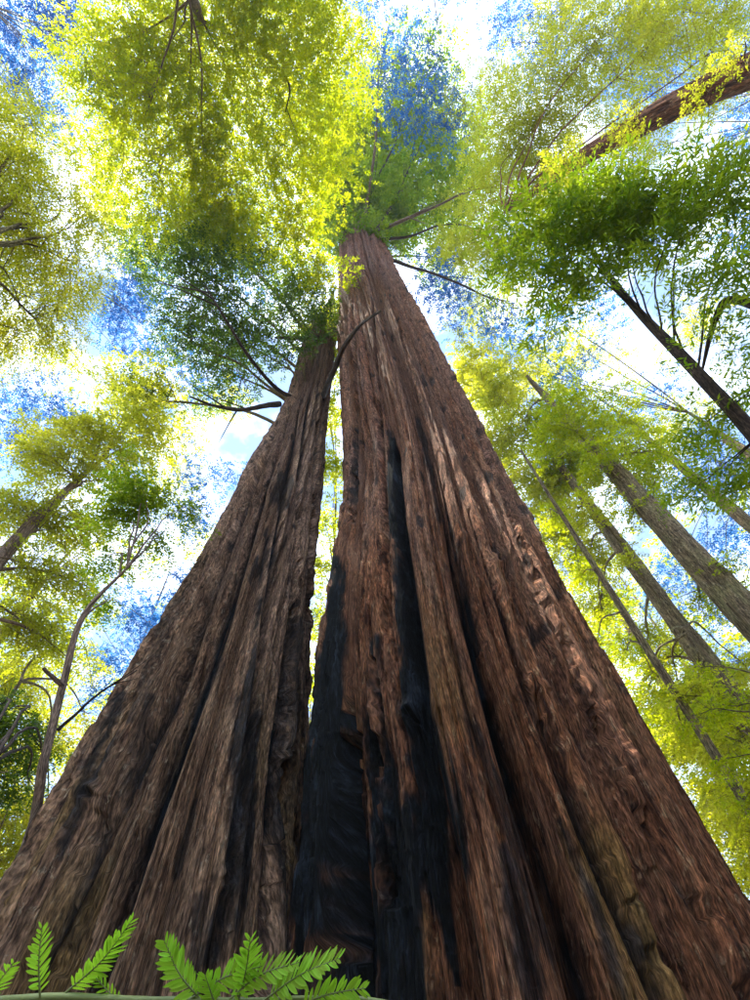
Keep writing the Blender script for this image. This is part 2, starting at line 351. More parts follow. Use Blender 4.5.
# ------------------------------------------------------------------ foliage
def basis(d, up_hint):
    d = d / (np.linalg.norm(d, axis=1)[:, None] + 1e-9)
    s = np.cross(d, up_hint); s /= np.linalg.norm(s, axis=1)[:, None] + 1e-9
    return d, s, np.cross(s, d)
def sprays(base, dirs, length, nl, ll, lw, shape='spray', droop=.25, tri=False):
    """many leafy twigs: each has nl leaves set in two rows; returns vertices, quads, one tint per vertex"""
    m = len(base); d, s, u = basis(dirs, np.tile([0, 0, 1.0], (m, 1)) + RNG.normal(0, .45, (m, 3)))
    t = np.linspace(.08, 1, nl)[None, :, None]; side = np.where(np.arange(nl) % 2 == 0, 1.0, -1.0)[None, :, None]
    Ls = (length * np.ones(m))[:, None, None]
    root = base[:, None, :] + d[:, None, :] * t * Ls - np.array([0, 0, 1.0]) * (t ** 2) * droop * Ls
    ang = RNG.normal(0.95, .22, (m, nl, 1)) * (1 - .35 * t)
    ld = d[:, None, :] * np.cos(ang) + s[:, None, :] * np.sin(ang) * side + u[:, None, :] * RNG.normal(0, .28, (m, nl, 1)) + RNG.normal(0, .13, (m, nl, 3))
    ld /= np.linalg.norm(ld, axis=2)[..., None]
    nrm = u[:, None, :] + RNG.normal(0, .5, (m, nl, 3)); lat = np.cross(ld, nrm); lat /= np.linalg.norm(lat, axis=2)[..., None] + 1e-9
    env = (np.sin(math.pi * (0.15 + .8 * t)) * .6 + .55) if shape == 'spray' else np.ones_like(t)
    sz = RNG.uniform(.45, 1.45, (m, nl, 1)) * env
    a = root; c = root + ld * ll * sz; mid = root + ld * ll * .45 * sz - np.array([0, 0, 1.0]) * (-.04 * ll)
    b = mid + lat * lw * .5 * sz; e = mid - lat * lw * .5 * sz
    n = m * nl; q = 3 if tri else 4
    V = (np.stack([a + lat * lw * .15, mid * .4 + c * .6 + lat * lw * .55, mid - lat * lw * .6], 2) if tri else np.stack([a, b, c, e], 2)).reshape(-1, 3)
    Q = np.arange(n * q).reshape(n, q)
    tint = np.repeat(np.clip(RNG.normal(.5, .28, (m, 1)) + RNG.normal(0, .15, (m, nl)), 0, 1).ravel(), q)
    return V, Q, tint

NLEAF = [0]
def crown(parent, axis_fn, clusters, leaf, nl=9, px_leaf=4.6, ratio=.42, mat_bark=BARK_FAR, branch_r=.10, name='crown', flat=.55, sub_n=9, droop=.25, limb=True, fill=1.0, bmax=99):
    """clusters: (px, py, radius px, depth m, density); a limb runs from the trunk to every cluster, then forks to clumps"""
    Vs, Qs, Ts, n0 = [], [], [], 0; TW = TB()
    for ci, (px, py, rp, D, dens) in enumerate(clusters):
        rp *= 1.15; c = P(px, py, D); r = rp * D / F; tri = px_leaf < 5.6; ll = px_leaf * D / F; lw = ll * ratio
        root = np.asarray(axis_fn(c))
        out = c - root; out[2] *= .3; out /= np.linalg.norm(out) + 1e-6
        start = c - out * r * .7
        if limb and ci < bmax:
            mid = (root + start) / 2 + np.array([0, 0, .1 * np.linalg.norm(start - root)])
            pts = gnarl(spline([root, mid, start, c + out * r * .4], 16), .012 * np.linalg.norm(start - root) + .01)
            bt = TB(); bt.add(pts, np.linspace(branch_r, branch_r * .22, 16), 7, .08); bt.build('branch', mat_bark, parent)
            nodes = pts[5:]
        else: nodes = spline([start, c], 6)
        hd = np.array([out[0], out[1], 0.0]); hd /= np.linalg.norm(hd) + 1e-6; hs = np.array([-hd[1], hd[0], 0.0])
        nb = int(sub_n * 2.0 * max(.6, rp / 36.0))
        for bi in range(nb):                              # flat boughs, one above another, fanning out from the limb
            v = RNG.normal(0, 1, 3); v /= np.linalg.norm(v); o0 = c + v * RNG.uniform(.0, 1.05) ** .6 * r * np.array([1, 1, flat])
            an = RNG.normal(0, .8); Lb = r * RNG.uniform(.55, 1.15)
            ad = hd * math.cos(an) + hs * math.sin(an); ad[2] = RNG.normal(-.10 - droop * .6, .16); ad /= np.linalg.norm(ad)
            sd_ = np.cross(ad, [0, 0, 1.0]); sd_ /= np.linalg.norm(sd_); sd_[2] += RNG.normal(0, .22)
            a0 = o0 - ad * Lb * .45; e0 = o0 + ad * Lb * .55 - np.array([0, 0, droop * .3 * Lb])
            axp = gnarl(spline([a0, (a0 + e0) / 2 + np.array([0, 0, .06 * Lb]), e0], 8), .012 * Lb)
            if bi % 2 == 0:
                nd = nodes[np.argmin(np.linalg.norm(nodes - a0, axis=1) + RNG.uniform(0, r * .5, len(nodes)))]
                TW.add(gnarl(spline([nd, (nd + a0) / 2, a0], 5), .012 * r), np.linspace(branch_r * .26, branch_r * .12, 5), 4)
            TW.add(axp, np.linspace(branch_r * .17, branch_r * .045, 8), 3)
            m = int(1.25 * dens * fill * RNG.uniform(.5, 1.5) * .40 * (Lb * F / D) ** 2 / (nl * px_leaf * px_leaf * ratio * (.45 if tri else .55))) + 2
            t = np.linspace(.04, 1, m) + RNG.normal(0, .03, m); t = np.clip(t, 0, 1); kk = np.clip((t * 7).astype(int), 0, 6); fr_ = (t * 7 - kk)[:, None]
            bp = axp[kk] * (1 - fr_) + axp[kk + 1] * fr_
            sg = np.where(np.arange(m) % 2 == 0, 1.0, -1.0)[:, None]; wd = (.62 * Lb * (1.08 - t ** 1.4) * (.35 + .65 * np.minimum(1, t * 4)))[:, None]
            af = RNG.uniform(0, 1, (m, 1)) ** .8
            bp = bp + (sd_ * sg + ad * .55) * wd * af * .75 + RNG.normal(0, .05 * Lb, (m, 3)) * np.array([1, 1, .6])
            dd = ad * .75 + sd_ * sg * RNG.uniform(.4, 1.1, (m, 1)) + RNG.normal(0, .16, (m, 3)); dd[:, 2] -= droop * .6
            V, Q, T = sprays(bp, dd, ll * RNG.uniform(.24, .34, m) * nl, nl, ll, lw, droop=droop, tri=tri)
            T = np.clip(T + RNG.normal(0, .18), 0, 1)
            Vs.append(V); Qs.append(Q + n0); Ts.append(T); n0 += len(V)
    NLEAF[0] += n0 // (3 if tri else 4)
    me = mesh_np(name, np.concatenate(Vs), np.concatenate(Qs), LEAF[leaf], False, {'tint': np.concatenate(Ts)})
    o = link(name, rel(me, parent), parent)
    TW.build('twigs', mat_bark, parent)['kind'] = 'stuff'
    return o
def axis_of(pts, dz=-1.5):
    P_ = spline(pts, 60)
    def f(c):
        k = np.argmin(np.abs(P_[:, 2] - (c[2] + dz))); return P_[k]
    return f

def small_trunk(parent, pts, radii, mat=BARK_FAR, nth=36, n=120, rid=9, seed=5):
    pts = spline(pts, n); rad = np.interp(np.linspace(0, 1, n), np.linspace(0, 1, len(radii)), radii)
    V, Q, uv = tube(pts, rad, nth); V = V.reshape(n, nth, 3)
    TH, T = np.meshgrid(np.arange(nth) / nth, np.concatenate([[0], np.cumsum(np.linalg.norm(np.diff(pts, axis=0), axis=1))]))
    h = 1 - np.abs(2 * ((TH * rid + .6 * vn(TH * 5, T * .3, seed, 5)) % 1) - 1) ** 2 + .5 * vn(TH * rid * 3, T * 1.5, seed + 1, rid * 3) + .8 * vn(TH * 3, T * .5, seed + 2, 3)
    V = pts[:, None, :] + (V - pts[:, None, :]) * (1 + .13 * h[..., None])
    return link('trunk', rel(mesh_np('trunk', V.reshape(-1, 3), Q, mat, True, None, uv), parent), parent)

def tree(kind, label, pts, radii, clusters, leaf, bark=BARK_FAR, rid=9, seed=5, group=None, **k):
    pts = [np.asarray(p, float) for p in pts]
    if pts[0][2] > .05:                                  # carry the stem down to the ground
        d = pts[0] - pts[1]; d = d / abs(d[2]); d[:2] *= .35; d[2] = -1
        pts.insert(0, pts[0] + d * pts[0][2]); radii = [radii[0] * 1.15] + list(radii)
    t = thing(kind, label, 'tree', (pts[0][0], pts[0][1], 0), group)
    small_trunk(t, pts, radii, bark, rid=rid, seed=seed)
    if clusters: crown(t, axis_of(pts), clusters, leaf, mat_bark=bark, **k)
    return t
def vertical(px, py, R, H, px2=None):
    p = PR(px, py, R); return [np.array([p[0], p[1], 0]), np.array([p[0], p[1], H * .5]), np.array([p[0], p[1], H])]

# crowns of the two great trees
def ax_ctrl(ct, dz=-2.0):
    zz = np.array([c[2] for c in ct])
    def f(c):
        z = float(np.clip(c[2] + dz, 0, zz.max())); x, y, r = curve(ct, np.array([z])); return (x[0], y[0], z)
    return f
crown(bigR, ax_ctrl(cR, -3), [(345, 205, 34, 45, 1.0), (400, 195, 38, 47, .9), (372, 165, 46, 52, .9), (440, 160, 38, 50, .7), (420, 120, 44, 52, .55),
    (395, 218, 26, 43, .9), (335, 228, 22, 43, 1), (370, 218, 22, 44, 1.2), (440, 215, 30, 46, .8), (455, 180, 26, 47, .7), (390, 80, 34, 54, .4), (350, 130, 42, 52, .8), (430, 255, 22, 44, .5), (350, 232, 16, 41, 1.2), (375, 238, 14, 40, 1.0), (395, 240, 14, 41, .9), (338, 250, 12, 40, .7)], 'green', branch_r=.15, px_leaf=4.8, sub_n=12, flat=.35, fill=1.1)
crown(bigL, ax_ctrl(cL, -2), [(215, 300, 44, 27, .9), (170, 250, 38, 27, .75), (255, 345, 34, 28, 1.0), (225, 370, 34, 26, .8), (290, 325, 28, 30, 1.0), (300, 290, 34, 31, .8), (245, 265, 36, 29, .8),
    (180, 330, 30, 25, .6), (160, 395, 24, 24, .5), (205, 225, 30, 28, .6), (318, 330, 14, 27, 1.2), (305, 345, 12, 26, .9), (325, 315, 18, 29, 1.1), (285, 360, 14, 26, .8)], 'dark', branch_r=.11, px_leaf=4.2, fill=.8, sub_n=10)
def bare(parent, line, r0, r1, mat=BARK_PALE, fork=0, gn=.01):
    pts = gnarl(spline([P(*q) for q in line], 20), gn); t = TB(); t.add(pts, np.linspace(r0, r1, 20), 8, .1)
    for _ in range(fork):
        k = RNG.integers(6, 19); d = (pts[-1] - pts[0]) * .3 + RNG.normal(0, .12, 3) * np.linalg.norm(pts[-1] - pts[0])
        t.add(gnarl(spline([pts[k], pts[k] + d * .6, pts[k] + d], 8), gn), np.linspace(r1 * 1.2, r1 * .3, 8), 5)
    o = t.build('branch', mat, parent); return o
BARK_DARK = bark_material('dark_branch_bark', [(.03, .02, .018), (.09, .06, .045), (.12, .08, .06), (.18, .13, .10)], char=False, su=14, sv=4, bump=.4, bdist=.01)
bare(bigL, [(322, 398, 26), (333, 372, 22.5), (344, 346, 21), (360, 325, 21), (380, 311, 21)], .17, .05, BARK_DARK, 1)
bare(bigL, [(280, 404, 25), (262, 407, 24), (240, 411, 23), (215, 407, 22), (190, 398, 21)], .17, .04, BARK_DARK, 3)
bare(bigL, [(300, 400, 26), (278, 390, 25), (250, 358, 23), (225, 318, 22), (205, 285, 22)], .15, .04, BARK_DARK, 3)
bare(bigL, [(318, 338, 29), (300, 338, 28), (276, 337, 27)], .20, .07, BARK_DARK, 0)
bare(bigR, [(392, 260, 38.5), (412, 267, 37), (430, 272, 35.5), (462, 284, 34), (488, 296, 33), (512, 301, 32)], .16, .03, BARK_DARK, 3)
bare(bigR, [(375, 232, 40), (400, 222, 39), (440, 205, 38), (476, 186, 37)], .20, .05, BARK_PALE, 3)
bare(bigR, [(365, 215, 42), (375, 150, 42), (378, 90, 42), (378, 45, 42)], .16, .03, BARK_PALE, 3)
bare(bigR, [(350, 225, 42), (335, 180, 40), (318, 140, 38)], .16, .03, BARK_DARK, 3)

for q_ in ([(372, 236, 41), (392, 205, 42), (408, 170, 43), (424, 138, 44)], [(360, 236, 41), (344, 205, 42), (330, 170, 43), (324, 145, 44)], [(380, 240, 40), (410, 236, 40), (436, 226, 41), (462, 224, 41)], [(366, 230, 42), (372, 190, 43), (396, 140, 45), (404, 96, 46)]):
    bare(bigR, q_, .15, .03, BARK_DARK, 4)
# the wood around
G1 = 'trees of the wood around the two great redwoods'
# broad lime crown, upper left
tree('leafy_tree', 'broad sunlit lime-green crown between the upper left gap and the trunk tops',
     [PR(185, -120, 9.0) * [1, 1, 0], P(180, -30, 18), P(205, 60, 26), P(232, 130, 32)], [.40, .24, .10, .04],
     [(150, 60, 50, 22, 1.15), (210, 40, 50, 23, 1.1), (270, 50, 48, 24, 1.1), (110, 45, 36, 22, 1.0), (310, 40, 42, 25, 1.0), (190, 110, 50, 23, 1.1), (250, 120, 48, 25, 1.0), (140, 120, 42, 22, .95),
      (205, 165, 46, 24, 1.05), (265, 180, 44, 26, 1.0), (150, 180, 34, 22, .8), (230, 215, 40, 25, .95), (310, 110, 40, 27, .95), (300, 160, 36, 27, .9), (95, 95, 28, 21, .7), (165, 10, 44, 22, 1.0),
      (240, 5, 44, 23, 1.1), (310, -10, 44, 24, .9), (290, 225, 34, 27, 1.0), (315, 265, 26, 28, 1.0), (92, 150, 30, 23, .35), (118, 195, 30, 23, .4), (350, 55, 28, 26, .35), (345, 115, 24, 27, .4), (72, 45, 26, 21, .3), (340, 165, 24, 28, .4), (150, 225, 26, 25, .35)], 'lime', branch_r=.06, px_leaf=4.2, bark=BARK_PALE, sub_n=12, flat=.4, fill=.50, bmax=9, group=G1)
bare(bpy.data.objects['leafy_tree'], [(222, 100, 27), (212, 112, 26), (192, 128, 25), (170, 148, 24), (158, 178, 23.5)], .14, .04, BARK_PALE, 3)
bare(bpy.data.objects['leafy_tree'], [(250, 50, 26), (272, 62, 25), (290, 85, 24), (286, 112, 24)], .10, .03, BARK_DARK, 3)
# left edge: hanging feathery boughs
tree('feathery_conifer', 'olive-lime tree with long drooping feathery boughs at the left edge above the bright gap',
     vertical(-160, 255, 10, 14), [.2, .16, .05],
     [(20, 160, 34, 15, .8), (50, 200, 34, 15, .9), (20, 240, 38, 14.5, 1.0), (60, 260, 34, 14.5, .95), (15, 300, 36, 14, 1.0), (45, 325, 26, 14, .9), (90, 225, 26, 15, .7), (30, 120, 26, 15.5, .6), (-20, 200, 40, 14, .9), (-20, 330, 36, 13.5, .9)],
     'yellow', px_leaf=5.5, ratio=.22, droop=.5, branch_r=.06, sub_n=11, nl=14, group=G1)
# bluish far canopies showing in the gaps
for lab, base, cl in [
    ('blue-tinted fine-leaved canopy in the top left corner, ragged against white sky', (-140, -60, 18, 32), [(20, 30, 44, 34, .8), (70, 40, 38, 34, .75), (30, 90, 34, 34, .7), (110, 110, 26, 34, .55), (5, 75, 32, 34, .8), (80, 10, 34, 34, .8), (60, 110, 26, 34, .5)]),
    ('blue-tinted airy canopy beside the white gap at the top centre', (420, -220, 16, 36), [(400, 30, 38, 40, .42), (375, 70, 38, 40, .40), (430, 80, 28, 40, .35), (355, 15, 34, 40, .5), (450, 120, 26, 40, .3), (410, 110, 34, 40, .3), (500, 25, 28, 40, .7), (520, 70, 26, 40, .8)]),
    ('blue-tinted thin canopy beyond the dark foliage at the narrower redwood top', (20, 200, 24, 34), [(130, 280, 38, 36, .8), (150, 330, 36, 36, .8), (110, 310, 32, 36, .75), (190, 375, 34, 36, .6), (50, 400, 36, 36, .8), (20, 440, 34, 36, .8), (80, 420, 30, 36, .65), (230, 255, 40, 36, .7), (215, 200, 30, 36, .6), (10, 390, 24, 36, .6)]),
    ('lavender-blue thin foliage low behind the bent bare stem', (60, 560, 22, 18), [(150, 610, 36, 28, .75), (120, 650, 32, 28, .75), (175, 580, 26, 28, .7), (165, 640, 26, 28, .6), (105, 690, 26, 28, .6), (205, 470, 30, 30, .7), (190, 520, 28, 30, .7)]),
    ('blue-tinted ragged canopy beside the white gaps right of the thick trunk', (520, 330, 26, 36), [(455, 300, 28, 38, .8), (500, 330, 30, 38, .75), (545, 340, 28, 38, .6), (590, 320, 30, 38, .8), (570, 390, 30, 38, .75), (620, 420, 28, 38, .7), (440, 280, 24, 38, .8), (660, 395, 26, 38, .6), (690, 440, 30, 38, .7)]),
    ('blue-tinted foliage behind the two mossy leaning trunks at the right edge', (900, 560, 24, 24), [(710, 470, 32, 32, .8), (700, 560, 34, 32, .8), (740, 520, 34, 32, .8), (670, 590, 26, 32, .6), (720, 610, 28, 32, .7), (745, 660, 26, 32, .7), (650, 480, 28, 32, .6)]),
    ('blue-tinted wispy canopy behind the big slanting trunk at the upper right', (900, 60, 22, 32), [(560, 30, 36, 36, .8), (620, 60, 40, 36, .8), (680, 30, 40, 36, .85), (730, 60, 36, 36, .8), (740, 130, 34, 36, .8), (640, 110, 34, 36, .7), (540, 250, 34, 36, .6), (740, 230, 30, 36, .7)]),
  ]:
    tree('far_tree', lab, vertical(base[0], base[1], base[2], base[3]), [.45, .35, .1], cl, 'blue', px_leaf=3.2, ratio=.45, branch_r=.03, sub_n=13, fill=.36, group=G1)
tree('far_tree', 'pale yellow-green hazy canopy filling the gap left of the broad lime-green crown', vertical(-60, 120, 26, 34), [.35, .3, .1],
     [(110, 150, 30, 38, .6), (105, 200, 30, 38, .6), (125, 240, 26, 38, .5), (60, 350, 26, 38, .4), (115, 400, 28, 36, .6), (180, 420, 26, 36, .5), (215, 400, 24, 36, .4), (170, 470, 26, 34, .6), (200, 540, 24, 32, .5), (50, 130, 26, 38, .5)], 'yellow', px_leaf=3.4, ratio=.4, branch_r=.03, sub_n=12, fill=.7, group=G1)
tree('far_tree', 'pale yellow-green hazy canopy in the gaps between the thick trunk top and the leaning tree', vertical(600, 150, 26, 36), [.35, .3, .1],
     [(470, 250, 28, 40, .6), (500, 300, 26, 40, .5), (470, 110, 26, 40, .5), (490, 160, 28, 40, .6), (560, 350, 26, 40, .5), (610, 350, 22, 40, .4), (470, 300, 20, 40, .5), (690, 330, 26, 38, .5), (660, 420, 24, 36, .6), (700, 400, 22, 36, .5), (455, 200, 24, 42, .5)], 'yellow', px_leaf=3.4, ratio=.4, branch_r=.03, sub_n=12, fill=.7, group=G1)
# upper right feathery lime with its big slanting trunk
tree('slanting_redwood', 'big reddish slanting trunk crossing the upper right corner, wrapped in yellow-green feathery leaves',
     [PR(960, -60, 9) * [1, 1, 0], P(900, -8, 8), P(800, 45, 9.2), P(750, 70, 10.2), P(660, 114, 12.5), P(580, 160, 16), P(505, 212, 21)], [.5, .36, .32, .31, .30, .25, .07],
     [(520, 150, 36, 27, .8), (560, 110, 38, 26, .75), (600, 60, 40, 24, .65), (660, 50, 40, 22, .6), (720, 20, 36, 20, .6), (540, 195, 36, 29, .8), (500, 180, 30, 30, .8), (580, 200, 34, 26, .8), (620, 150, 34, 23, .7), (505, 100, 26, 28, .6), (480, 220, 24, 31, .7),
      (700, 90, 30, 17, .5), (560, 30, 34, 25, .6), (500, 250, 30, 31, .7), (640, 10, 34, 24, .6), (632, 122, 16, 11, .5), (700, 96, 14, 9, .4), (566, 168, 20, 13, .8), (735, 60, 12, 8.5, .4)],
     'yellow', px_leaf=4.2, ratio=.3, branch_r=.05, nl=12, rid=13, sub_n=11, bmax=5, bark=BARK_R, group=G1)
# nearer mid-green tree on the right
tree('leaning_tree', 'leaning dark-stemmed tree at the right with dense long mid-green leaves',
     [PR(1000, 700, 5) * [1, 1, 0], P(860, 548, 7.5), P(750, 430, 9), P(690, 365, 10), P(620, 290, 12), P(570, 215, 14)], [.20, .16, .135, .11, .07, .02],
     [(570, 214, 32, 11.5, 1.0), (615, 212, 34, 11, 1.1), (660, 205, 36, 10.5, 1.1), (705, 196, 34, 10, 1.0), (740, 215, 34, 9.5, 1.0), (540, 240, 38, 12, 1.15), (590, 245, 42, 11.5, 1.2), (640, 235, 40, 11, 1.2), (690, 230, 36, 10, 1.0),
      (555, 290, 34, 12, 1.1), (520, 260, 26, 12.5, .8), (700, 285, 32, 9.5, .8), (740, 280, 30, 9, .8), (590, 290, 26, 11.5, .9), (735, 180, 22, 9.5, .7), (545, 340, 22, 11, .45), (720, 330, 26, 9, .6)],
     'green', px_leaf=7.5, ratio=.26, branch_r=.026, fill=.66, bmax=9, nl=9, bark=BARK_DARK, rid=5, sub_n=9, group=G1)
tree('leaning_tree', 'thin dark forked tree at the right edge with sparse leaves beside the leaning tree',
     [PR(1000, 560, 6) * [1, 1, 0], P(800, 330, 9.5), P(735, 300, 10), P(715, 320, 10.5), P(700, 380, 11.5)], [.13, .10, .08, .06, .02],
     [(700, 430, 30, 10, .6), (735, 400, 26, 9.5, .6), (740, 470, 30, 9.5, .8), (700, 480, 28, 10, .8), (745, 350, 22, 9.5, .5)], 'green', px_leaf=6.0, ratio=.3, branch_r=.03, bark=BARK_DARK, rid=5, group=G1)
# right: tall straight trunks
tree('tall_redwood', 'upper, darker one of the two straight mossy trunks at the right edge',
     vertical(750, 618, 17, 34), [.50, .44, .12],
     [(600, 440, 38, 30, 1.0), (560, 470, 36, 30, 1.0), (560, 410, 32, 32, 1.0), (640, 480, 30, 26, .7), (520, 430, 32, 33, 1.0), (650, 450, 26, 24, .8), (610, 470, 30, 22, .9), (640, 505, 20, 20, .9), (575, 430, 36, 24, 1.0), (700, 600, 20, 19, .8), (735, 590, 14, 17, .8), (720, 570, 14, 16, .7)], 'lime', branch_r=.10, px_leaf=4.0, rid=13, seed=31, sub_n=11, group=G1)
tree('tall_redwood', 'lower, paler one of the two straight mossy trunks at the right edge',
     vertical(705, 660, 20, 34), [.42, .34, .1],
     [(590, 560, 30, 28, .9), (560, 530, 34, 29, 1.0), (540, 490, 34, 30, 1.0), (600, 600, 30, 27, .8), (640, 640, 30, 25, .9), (500, 440, 30, 33, .9), (500, 395, 30, 34, .9), (490, 470, 26, 32, .9), (590, 520, 22, 20, .9), (630, 560, 14, 20, .7), (680, 640, 16, 19, .8), (660, 660, 22, 19, .9)], 'yellow', branch_r=.09, px_leaf=3.8, rid=13, seed=41, sub_n=11, group=G1)
tree('slender_tree', 'slender trunk closest to the thick redwood on its right side, with lime leaf tufts',
     vertical(662, 672, 14, 22), [.11, .10, .05], [(575, 560, 18, 20, .7), (610, 610, 20, 19, .7), (555, 520, 20, 21, .8), (650, 690, 26, 18, 1.0), (600, 640, 20, 18, .8), (585, 575, 14, 18, 1), (625, 650, 14, 16, 1), (680, 720, 24, 15, 1.1)], 'lime', branch_r=.04, px_leaf=4.2, bark=BARK_FAR, rid=7, sub_n=9, group=G1)
tree('undergrowth_tree', 'low bright yellow-green tree at the right edge beside the lower flank of the thick redwood',
     vertical(860, 860, 16, 11), [.22, .18, .05],
     [(690, 700, 36, 20, 1.1), (730, 720, 36, 20, 1.1), (720, 780, 36, 20, 1.1), (745, 830, 34, 20, 1.1), (680, 745, 30, 20, 1.0), (745, 660, 26, 21, .9), (700, 670, 26, 21, .9), (770, 780, 36, 20, 1.1), (735, 870, 30, 20, 1.0), (660, 705, 24, 20, .9), (700, 730, 34, 14, 1.0), (735, 800, 34, 13, 1.0), (745, 700, 28, 14, .9), (760, 850, 30, 13, 1.0), (715, 690, 26, 15, .9), (690, 690, 20, 12, 1.0), (725, 740, 24, 11.5, 1.0), (750, 790, 26, 11.5, 1.0), (768, 830, 26, 11.5, 1.0), (745, 735, 26, 13, 1.0)], 'yellow', branch_r=.05, px_leaf=4.6, sub_n=12, group=G1)
tree('undergrowth_tree', 'young fine-leaved lime tree in front of the slender trunk low at the right edge',
     vertical(905, 800, 10, 7.5), [.10, .08, .03],
     [(700, 715, 18, 8.8, 1.0), (725, 757, 20, 8.6, 1.0), (752, 800, 22, 8.4, 1.0), (772, 845, 22, 8.2, 1.0), (745, 705, 22, 9, 1.0), (702, 668, 13, 9.4, .9), (770, 755, 22, 8.5, 1.0), (722, 700, 14, 9, .8)],
     'lime', branch_r=.02, px_leaf=4.6, sub_n=9, group=G1)
# left side
tree('leafy_tree', 'sunlit yellow-green tree with pale forking limbs at the left edge beside the narrower redwood',
     [PR(-90, 640, 12) * [1, 1, 0], P(-30, 590, 15.5), P(40, 515, 19), P(100, 460, 23)], [.32, .26, .18, .07],
     [(50, 460, 38, 21, 1.0), (100, 440, 38, 22, 1.0), (150, 430, 34, 23, .95), (120, 480, 34, 22, .9), (20, 510, 36, 19, 1.0), (70, 520, 36, 20, .9), (30, 570, 36, 18, .9), (80, 580, 30, 19, .8), (20, 620, 34, 17, 1.0), (60, 650, 28, 18, .7), (160, 390, 26, 24, .7), (130, 390, 26, 24, .8)],
     'yellow', branch_r=.08, px_leaf=4.6, bark=BARK_PALE, rid=5, sub_n=10, group=G1)
tree('bent_tree', 'bent thin pinkish stem left of the narrower redwood, topped by dark green leaves',
     [PR(5, 900, 7) * [1, 1, 0], P(20, 862, 7.3), P(44, 760, 8.3), P(64, 680, 9.3), P(84, 615, 10.2), P(127, 568, 11)], [.085, .078, .07, .062, .052, .025],
     [(120, 520, 26, 13, 1.0), (150, 500, 28, 13, 1.1), (110, 560, 24, 12.5, .8), (180, 510, 22, 13, .8), (100, 605, 20, 12, .6), (160, 545, 20, 13, .7), (135, 480, 22, 13, .8)],
     'green', branch_r=.03, px_leaf=4.8, bark=BARK_PALE, rid=4, sub_n=10, group=G1)
_bt = bpy.data.objects['bent_tree']
bare(_bt, [(63, 686, 9.2), (52, 676, 9.1), (43, 668, 9.0)], .05, .03, BARK_PALE, 0, .003)
bare(_bt, [(58, 730, 8.7), (82, 708, 8.8), (104, 690, 8.9), (132, 671, 9.0)], .035, .012, BARK_DARK, 2, .01)
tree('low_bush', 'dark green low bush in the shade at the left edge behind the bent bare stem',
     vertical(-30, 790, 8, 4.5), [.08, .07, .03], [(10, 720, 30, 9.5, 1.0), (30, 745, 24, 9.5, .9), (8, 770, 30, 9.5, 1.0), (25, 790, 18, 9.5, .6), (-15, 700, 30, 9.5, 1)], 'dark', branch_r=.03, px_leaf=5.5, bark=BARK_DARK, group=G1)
tree('undergrowth_tree', 'pale yellow understorey tree low at the left edge behind the narrower redwood',
     vertical(-60, 800, 18, 11), [.2, .16, .05],
     [(20, 680, 38, 21, 1.0), (10, 820, 36, 21, 1.1), (45, 800, 32, 21, 1.0), (60, 740, 30, 21, .9), (20, 860, 34, 21, 1.0), (0, 760, 34, 21, 1.0), (85, 720, 22, 21, .6), (-20, 880, 30, 21, 1)], 'yellow', branch_r=.05, px_leaf=4.2, sub_n=11, group=G1)
tree('leafy_tree', 'lime tree seen only through the narrow slit between the two great trunks',
     vertical(322, 760, 19, 24), [.3, .25, .06],
     [(330, 420, 24, 30, 1.0), (328, 470, 22, 28, 1.1), (325, 520, 22, 27, 1.0), (322, 570, 22, 26, 1.1), (318, 620, 22, 25, .8), (312, 680, 20, 24, 1.0), (332, 375, 22, 31, 1.0), (322, 340, 24, 32, .9)], 'lime', branch_r=.05, px_leaf=4.2, sub_n=12, group=G1)
tree('feathery_conifer', 'soft pale lime crown right beside the thick redwood where its trunk narrows',
     vertical(700, 420, 30, 34), [.5, .4, .1], [(480, 375, 30, 38, .9), (510, 400, 30, 38, 1.0), (460, 250, 24, 40, .6), (470, 340, 18, 38, .4), (540, 370, 24, 38, .7), (580, 350, 20, 38, .5)], 'yellow', branch_r=.06, px_leaf=3.6, sub_n=12, group=G1)

# ------------------------------------------------------------------ the low sprig of redwood needles in front
def needle_mesh():
    n = 7; t = np.linspace(0, 1, n); wd = .5 * np.sin(math.pi * (t * .86 + .10)) ** .7 * .13; wd[-1] = .004
    V, Q = [], []
    for i in range(n):
        z = -.10 * t[i] ** 2
        V += [(t[i], -wd[i], z - .02), (t[i], 0, z + .012), (t[i], wd[i], z - .02)]
    for i in range(n - 1):
        a = i * 3; Q += [(a, a + 3, a + 4, a + 1), (a + 1, a + 4, a + 5, a + 2)]
    me = mesh_np('needle', np.array(V), np.array(Q), LEAF['fern'], True, {'tint': np.tile([.8, .2, .8], n)})
    return me
NEED = needle_mesh()
_f = LEAF['fern'].node_tree; _oi = N(_f, 'ShaderNodeObjectInfo'); _hs = N(_f, 'ShaderNodeHueSaturation'); _mr = N(_f, 'ShaderNodeMapRange', i_To_Min=.45, i_To_Max=1.15); _mh = N(_f, 'ShaderNodeMapRange', i_To_Min=.455, i_To_Max=.505)
_pb = [n for n in _f.nodes if n.type == 'BSDF_PRINCIPLED'][0]; _src = _pb.inputs['Base Color'].links[0].from_socket
_f.links.new(_oi.outputs['Random'], _mr.inputs['Value']); _f.links.new(_oi.outputs['Random'], _mh.inputs['Value']); _f.links.new(_mr.outputs[0], _hs.inputs['Value']); _f.links.new(_mh.outputs[0], _hs.inputs['Hue'])
_f.links.new(_src, _hs.inputs['Color']); _f.links.new(_hs.outputs['Color'], _pb.inputs['Base Color'])
STEM = bpy.data.materials.new('green_stem'); STEM.use_nodes = True
_n = N(STEM.node_tree, 'ShaderNodeTexNoise', i_Scale=60.0); _m = N(STEM.node_tree, 'ShaderNodeMix', data_type='RGBA')
